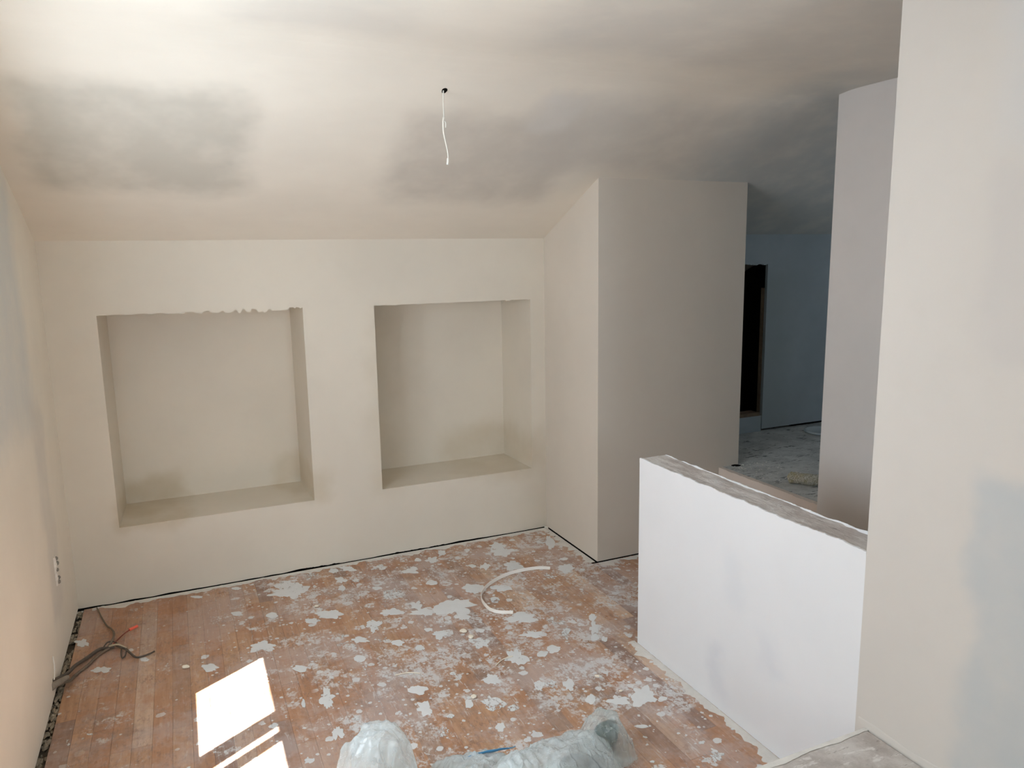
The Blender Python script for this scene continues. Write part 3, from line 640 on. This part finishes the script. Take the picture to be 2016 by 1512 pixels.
wire('wire', [(-0.385, 3.468, 0.020), (-0.355, 3.462, 0.024), (-0.335, 3.445, 0.022), (-0.315, 3.425, 0.016)], 0.0042, simple('cream_wire', (0.50, 0.42, 0.30), 0.6, 0.2), 'cream coloured wire')
wire('wire', [(-0.335, 3.44, 0.012), (-0.335, 3.40, 0.010), (-0.330, 3.365, 0.006), (-0.320, 3.375, 0.006), (-0.316, 3.41, 0.010)], 0.003, M_blk)
wire('wire', [(-0.41, 3.475, 0.012), (-0.392, 3.505, 0.022), (-0.365, 3.50, 0.020), (-0.345, 3.465, 0.014)], 0.003, M_blk)
t = empty('bell_wire', (XL, 3.15, 0.1)); tag(t, 'short pale wire standing up against the left wall above the dark cables', 'wire')
bm = nb(); tube(bm, local(t, [(-0.545, 3.150, 0.078), (-0.541, 3.155, 0.105), (-0.541, 3.165, 0.135), (-0.545, 3.180, 0.160)]), 0.0026, 8); obj('conductor', bm, M_cabw, t, True)

# ------------------------------------------------------------------ curled white strip on the boards
M_strip = simple('white_plastic', (0.82, 0.79, 0.74), 0.4, 0.04, 40, 0.4)
pts = spline([(1.711, 3.386, 0.011), (1.658, 3.416, 0.011), (1.571, 3.426, 0.010), (1.477, 3.414, 0.010), (1.388, 3.374, 0.009), (1.313, 3.317, 0.008), (1.260, 3.247, 0.008), (1.240, 3.189, 0.008), (1.235, 3.125, 0.008), (1.243, 3.075, 0.008), (1.272, 3.038, 0.008), (1.325, 3.012, 0.008)], 6)
bm = nb(); V = []
for i, p in enumerate(pts):
    d = (pts[min(i + 1, len(pts) - 1)] - pts[max(i - 1, 0)]).normalized(); q = i / (len(pts) - 1)
    tilt = math.radians(35 + 95 * q); side = Vector((d.y, -d.x, 0))
    w = (side * math.cos(tilt) + Vector((0, 0, 1)) * math.sin(tilt)) * (0.0085 if q < 0.6 else 0.0075); nn = d.cross(w).normalized() * 0.0013
    c = Vector((p.x, p.y, max(0.0024, abs(w.z) + 0.002)))
    V.append([bm.verts.new(c + a) for a in (w + nn, w - nn, -w - nn, -w + nn)])
for A, B in zip(V, V[1:]):
    for k in range(4): bm.faces.new((A[k], A[(k + 1) % 4], B[(k + 1) % 4], B[k]))
bm.faces.new(V[0]); bm.faces.new(V[-1])
tag(obj('plastic_strip', bm, M_strip), 'thin white plastic strip curled in a C shape on the plaster-splashed floor', 'strip')

# ------------------------------------------------------------------ loose chips
M_chip = simple('chip', (0.84, 0.78, 0.66), 0.8, 0.08, 50, 0.2)
CH = [(1.054, 2.947, .016, 'largest pale plaster chip lying in the middle of the floor, squarish'), (1.065, 2.886, .014, 'round pale plaster chip in front of the squarish chip mid-floor'),
      (-0.085, 3.169, .014, 'small pale plaster chip on bare boards between the cables and the sun patch'), (0.500, 3.492, .010, 'tiny upright pale plaster chip near the back wall under the gap between the niches'),
      (0.910, 2.456, .012, 'small white plaster chip on the boards just behind the plastic bags'), (1.405, 2.377, .009, 'tiny white plaster chip on clean boards towards the half wall'),
      (1.435, 2.249, .007, 'tiny dark-edged chip on the boards right of the plastic bag')]
for i, (x, y, s, lab) in enumerate(CH):
    bm = nb(); bmesh.ops.create_icosphere(bm, subdivisions=2, radius=1.0)
    for v in bm.verts:
        k = 1 + 0.35 * nz(v.co.x * 1.2 + i * 5, v.co.y * 1.2, v.co.z)
        v.co = Vector((v.co.x * s * 1.1 * k, v.co.y * s * 0.9 * k, v.co.z * s * 0.42 * k))
    z0 = min(v.co.z for v in bm.verts)
    for v in bm.verts: v.co.z -= z0
    o = obj('plaster_chip', bm, M_chip); o.location = (x, y, 0.0008); o.rotation_euler.z = i * 1.1
    tag(o, lab, 'chip', 'plaster chips on the floor')
sp = nb(); tube(sp, [Vector((0, -0.05, 0.003)), Vector((0.01, 0.0, 0.003)), Vector((-0.005, 0.05, 0.003))], 0.002, 6, 6)
for i, (x, y, rz, lab) in enumerate(((1.119, 2.645, 1.9, 'thin pale splinter lying on the smeared boards in the middle of the floor'), (0.73, 2.72, 1.2, 'thin pale splinter lying on the boards behind the left plastic bag'))):
    if i == 0: o0 = o = obj('splinter', sp, M_chip)
    else: o = o0.copy(); COL.objects.link(o)
    o.location = (x, y, 0.0008); o.rotation_euler.z = rz; tag(o, lab, 'splinter', 'splinters on the floor')

# crumbs at the foot of the boxed wall on the raised floor
bm = nb(); rng = random.Random(4)
for i in range(60):
    g = bmesh.ops.create_icosphere(bm, subdivisions=1, radius=rng.uniform(0.002, 0.005))['verts']
    c = Vector((rng.gauss(2.93, 0.05), rng.gauss(3.28, 0.05), ZU + 0.003))
    if i > 25: c = Vector((rng.uniform(2.85, 3.15), rng.uniform(3.0, 3.4), ZU + 0.002))
    c.x = max(c.x, XJ + 0.03)
    if c.x < XB1 + 0.012: c.y = min(c.y, YF - 0.012)
    for v in g: v.co = Vector((v.co.x * 1.4, v.co.y, v.co.z * 0.6)) + c
o = obj('plaster_crumbs', bm, M_res); o['kind'] = 'stuff'; tag(o, 'loose plaster crumbs on the raised floor at the foot of the boxed wall', 'rubble')
bm = nb(); bmesh.ops.create_icosphere(bm, subdivisions=3, radius=0.017)
for v in bm.verts: v.co = Vector((v.co.x * 1.7, v.co.y * 0.5, v.co.z * 0.35 + 0.004)) * (1 + 0.3 * nz(v.co.x * 60, v.co.y * 60, v.co.z * 60))
z0 = min(v.co.z for v in bm.verts)
for v in bm.verts: v.co.z -= z0
o = obj('gap_shade', bm, M_dark, smooth=True); o.location = (2.895, 3.325, ZU); o.rotation_euler.z = -0.3  # black lump stands in for the shaded gap under the wall corner
tag(o, 'flat black lump painting the dark gap under the corner of the boxed wall by the doorway', 'painted shade')

# paint roller cover on the raised floor
n = NT('roller_fleece')
g = n.noise(160, 4, 0.8)
c = n.mix(n.ss(g, 0.4, 0.62), (0.30, 0.28, 0.20), (0.66, 0.64, 0.57))
c = n.mix(n.ss(n.noise(9, 3, 0.6, seed=4), 0.55, 0.7, 0, 0.6), c, (0.44, 0.37, 0.18))
M_fle = n.fin(c, 0.95, n.bump(g, 1.0, 0.006), 0.1)
a = Vector((2.925, 2.950, ZU)); b = Vector((3.04, 2.805, ZU)); d = (b - a).normalized()
t = empty('roller_cover', tuple((a + b) / 2)); tag(t, 'dirty fluffy paint roller cover lying on the raised floor just inside the doorway', 'paint roller')
bm = nb(); tube(bm, local(t, [a + d * (0.19 * k / 14) + Vector((0, 0, 0.031)) for k in range(15)]), lambda q: 0.029 * min(1, 0.55 + 7 * min(q, 1 - q)), 28, 4)
for v in bm.verts:
    v.co += v.co.normalized() * 0.0 + Vector((nz(v.co.x * 90, v.co.y * 90, v.co.z * 90), nz(v.co.y * 90, v.co.z * 90, 4), nz(v.co.z * 90, v.co.x * 90, 9))) * 0.006
    v.co.z = max(v.co.z, 0.0012)
obj('fleece_sleeve', bm, M_fle, t, True)
bm = nb(); tube(bm, local(t, [a + d * (0.186) + Vector((0, 0, 0.031)), a + d * 0.198 + Vector((0, 0, 0.031))]), 0.017, 16, 2); obj('core_tube', bm, M_strip, t, True)

# pale round lid near the far wall of the upper room
M_lid = simple('pale_lid', (0.50, 0.56, 0.58), 0.5, 0.06, 20, 0.3)
t = empty('bucket_lid', (3.985, 3.715, ZU)); tag(t, 'pale round lid lying on the raised floor beyond the doorway', 'lid')
def lathe(bm, prof, seg=40):
    R = [[bm.verts.new((r * math.cos(2 * math.pi * k / seg), r * math.sin(2 * math.pi * k / seg), z)) for k in range(seg)] for r, z in prof]
    for A, B in zip(R, R[1:]):
        for k in range(seg): bm.faces.new((A[k], A[(k + 1) % seg], B[(k + 1) % seg], B[k]))
    bm.faces.new(R[0][::-1]); bm.faces.new(R[-1])
    return bm
bm = nb(); lathe(bm, [(0.118, 0.001), (0.122, 0.006), (0.121, 0.016), (0.112, 0.018), (0.108, 0.013)]); obj('lid_disc', bm, M_lid, t, True)
bm = nb(); lathe(bm, [(0.121, 0.004), (0.126, 0.006), (0.126, 0.010), (0.121, 0.012)]); obj('lid_rim', bm, M_lid, t, True)

# ------------------------------------------------------------------ crumpled plastic bags in the foreground
def film_mat(name, tint, alpha, haze):
    n = NT(name)
    f = n.noise(10, 3, 0.6, seed=2); w = n.noise(22, 3, 0.6, seed=5, stretch=(1, 2, 0.6))
    crease = n.ss(n.math('ABSOLUTE', n.math('SUBTRACT', w, 0.5)), 0.0, 0.02, 1.0, 0.0)
    fold = n.math('ABSOLUTE', n.math('SUBTRACT', n.noise(9, 3, 0.55, seed=8, stretch=(1.6, 1.0, 0.45)), 0.5))
    n.fin(tint, 0.18, n.bump(n.add(crease, n.mul(n.ss(fold, 0.0, 0.05, 1.0, 0.0), 1.5)), 0.5, 0.004), 0.9)
    al = n.math('MINIMUM', n.add(n.math('MULTIPLY_ADD', n.ss(f, 0.35, 0.65), haze, alpha), n.mul(crease, 0.2)), 0.97)
    tl = n.new('ShaderNodeBsdfTranslucent'); n.put(tl.inputs['Color'], tint)
    m1 = n.new('ShaderNodeMixShader'); m1.inputs[0].default_value = 0.35; n.put(m1.inputs[1], n.b.outputs[0]); n.put(m1.inputs[2], tl.outputs[0])
    tr = n.new('ShaderNodeBsdfTransparent'); m2 = n.new('ShaderNodeMixShader'); n.put(m2.inputs[0], al); n.put(m2.inputs[1], tr.outputs[0]); n.put(m2.inputs[2], m1.outputs[0])
    n.put(n.out.inputs[0], m2.outputs[0])
    return n.m
M_film = film_mat('clear_film', (0.82, 0.95, 1.0), 0.42, 0.28)
M_film2 = film_mat('milky_film', (0.82, 0.935, 0.97), 0.50, 0.26)
M_film3 = film_mat('thin_film', (0.80, 0.91, 0.92), 0.30, 0.22)
def facets(cx, cy, rx, ry, rot, H, k, seed):
    """a taut, creased film: the lower envelope of flat facets laid round a rounded heap"""
    g = random.Random(seed); P = []
    for i in range(k):
        d = math.sqrt((i + 0.5) / k) * 0.97; a = i * 2.39996 + g.uniform(-0.4, 0.4)
        u, v = d * math.cos(a), d * math.sin(a)
        f = H * (1 - d ** 3.2) + g.uniform(-0.004, 0.004); s = -H * 3.2 * d ** 2.2
        P.append((u, v, f, s * math.cos(a), s * math.sin(a)))
    return (cx, cy, rx, ry, math.cos(rot), math.sin(rot), H, P)
def dome(x, y, D):
    cx, cy, rx, ry, c, s, H, P = D
    dx, dy = x - cx, y - cy
    u = (dx * c + dy * s) / rx; v = (-dx * s + dy * c) / ry
    if u * u + v * v > 1.7: return 0.0
    return max(0.0, min(f + (u - a) * p + (v - b_) * q for a, b_, f, p, q in P))
def crumple(x, y, s):
    a = noise.voronoi(Vector((x * 13 + s, y * 13 + 0.7 * nz(x * 9, y * 9, s), s)))[0]
    b = noise.voronoi(Vector((x * 30 + s, y * 30, s + 4)))[0]
    return (a[1] - a[0]) * 0.6 + (b[1] - b[0]) * 0.5
def heap(domes, x0, x1, y0, y1, step, seed, cr, name, mat, parent):
    bm = nb(); nx = int((x1 - x0) / step); ny = int((y1 - y0) / step); G = {}
    for i in range(nx + 1):
        for j in range(ny + 1):
            x = x0 + i * step; y = y0 + j * step
            wx = x + 0.014 * nz(x * 9, y * 9, seed); wy = y + 0.014 * nz(x * 9, y * 9, seed + 5)
            h = max(dome(wx, wy, d) for d in domes)
            if h > 0.0:
                k = min(1.0, h / 0.05)
                fx = x * 0.8 + y * 0.6; fy = -x * 0.6 + y * 0.8
                rg = 1 - min(1, abs(nz(fx * 26 + 2 * nz(x * 5, y * 5, seed), fy * 8, seed + 2)) * 3.2)
                rg2 = 1 - min(1, abs(nz(fy * 34, fx * 10, seed + 6)) * 3.0)
                h += k * (cr * (0.30 - crumple(x, y, seed)) * 0.6 + 0.011 * rg + 0.006 * rg2)
                G[i, j] = (x + 0.006 * nz(x * 40, y * 40, 3), y + 0.006 * nz(x * 40, y * 40, 8), max(0.004, h))
    VV = {}
    def V(k):
        if k not in VV:
            p = G.get(k)
            VV[k] = bm.verts.new(p if p else (x0 + k[0] * step, y0 + k[1] * step, 0.0025))
        return VV[k]
    for i in range(nx):
        for j in range(ny):
            ks = [(i, j), (i + 1, j), (i + 1, j + 1), (i, j + 1)]
            if any(k in G for k in ks): bm.faces.new([V(k) for k in ks])
    q = obj(name, bm, mat, parent, True)
    return q
t = empty('plastic_bag', (0, 0, 0)); tag(t, 'tall empty clear plastic bag standing crumpled on the floor beside the sun patch', 'plastic bag', 'crumpled plastic bags')
heap([facets(0.445, 2.03, 0.130, 0.125, 0.35, 0.255, 22, 3), facets(0.40, 2.04, 0.095, 0.095, 0.0, 0.222, 12, 8)], 0.25, 0.62, 1.80, 2.25, 0.006, 3.0, 0.020, 'film', M_film, t)
t = empty('plastic_bag', (0, 0, 0)); tag(t, 'long low milky plastic bag with dark contents lying nearest the half wall', 'plastic bag', 'crumpled plastic bags')
heap([facets(0.94, 1.86, 0.25, 0.13, -0.12, 0.148, 26, 5), facets(0.74, 1.95, 0.11, 0.10, 0.2, 0.085, 14, 9), facets(0.755, 2.05, 0.13, 0.085, -0.15, 0.055, 14, 4), facets(1.02, 1.90, 0.18, 0.11, -0.2, 0.138, 20, 6)], 0.60, 1.35, 1.62, 2.20, 0.007, 9.0, 0.014, 'film', M_film2, t)
heap([facets(1.197, 1.975, 0.092, 0.098, 0.3, 0.124, 20, 7)], 1.05, 1.34, 1.82, 2.12, 0.006, 17.0, 0.012, 'bag_end', M_film3, t)
M_blue = simple('blue_plastic', (0.07, 0.27, 0.48), 0.45, 0.25, 30, 0.4)
bm = nb(); V = []
for i in range(40):
    q = i / 39; x = 0.715 + 0.18 * q; y = 2.085 + 0.006 * math.sin(q * 5) - 0.045 * q
    z = 0.038 + 0.034 * q + 0.003 * nz(q * 6, 2); w = 0.002 + 0.012 * math.sin(math.pi * min(1, q * 1.05)) 
    V.append([bm.verts.new(p) for p in ((x, y - w * 0.5, z + w), (x, y + w * 0.5, z - w * 0.4), (x, y + w * 0.5 - 0.003, z - w * 0.4), (x, y - w * 0.5 - 0.003, z + w))])
for A, B in zip(V, V[1:]):
    for k in range(4): bm.faces.new((A[k], A[(k + 1) % 4], B[(k + 1) % 4], B[k]))
bm.faces.new(V[0]); bm.faces.new(V[-1]); o = obj('blue_band', bm, M_blue, t, True); o['label'] = 'blue band along the back edge of the bag'
# dark things seen through the film
M_green = simple('dark_green_cloth', (0.035, 0.060, 0.048), 0.8, 0.4, 30, 0.2)
def lump(nm, loc, r, sc, mat, lab, rz, par):
    bm = nb(); bmesh.ops.create_icosphere(bm, subdivisions=3, radius=r)
    for v in bm.verts:
        k = 1 + 0.3 * nz(v.co.x * 18 + loc[0] * 9, v.co.y * 18, v.co.z * 18)
        v.co = Vector((v.co.x * sc[0] * k, v.co.y * sc[1] * k, v.co.z * sc[2] * k))
    z0 = min(v.co.z for v in bm.verts)
    for v in bm.verts: v.co.z -= z0
    o = obj(nm, bm, mat, par, smooth=True); o.location = (loc[0], loc[1], loc[2]); o.rotation_euler.z = rz
    o['label'] = lab
lump('contents', (1.205, 1.975, 0.004), 0.05, (1.0, 0.85, 0.95), M_green, 'dark green bundle showing through the rounded right end of the plastic bag', 0.4, t)
lump('contents', (1.02, 1.84, 0.004), 0.055, (1.5, 0.7, 1.15), simple('dark_cloth', (0.05, 0.05, 0.06), 0.8, 0.4, 30), 'dark bundle showing through the middle of the long plastic bag', 0.2, t)
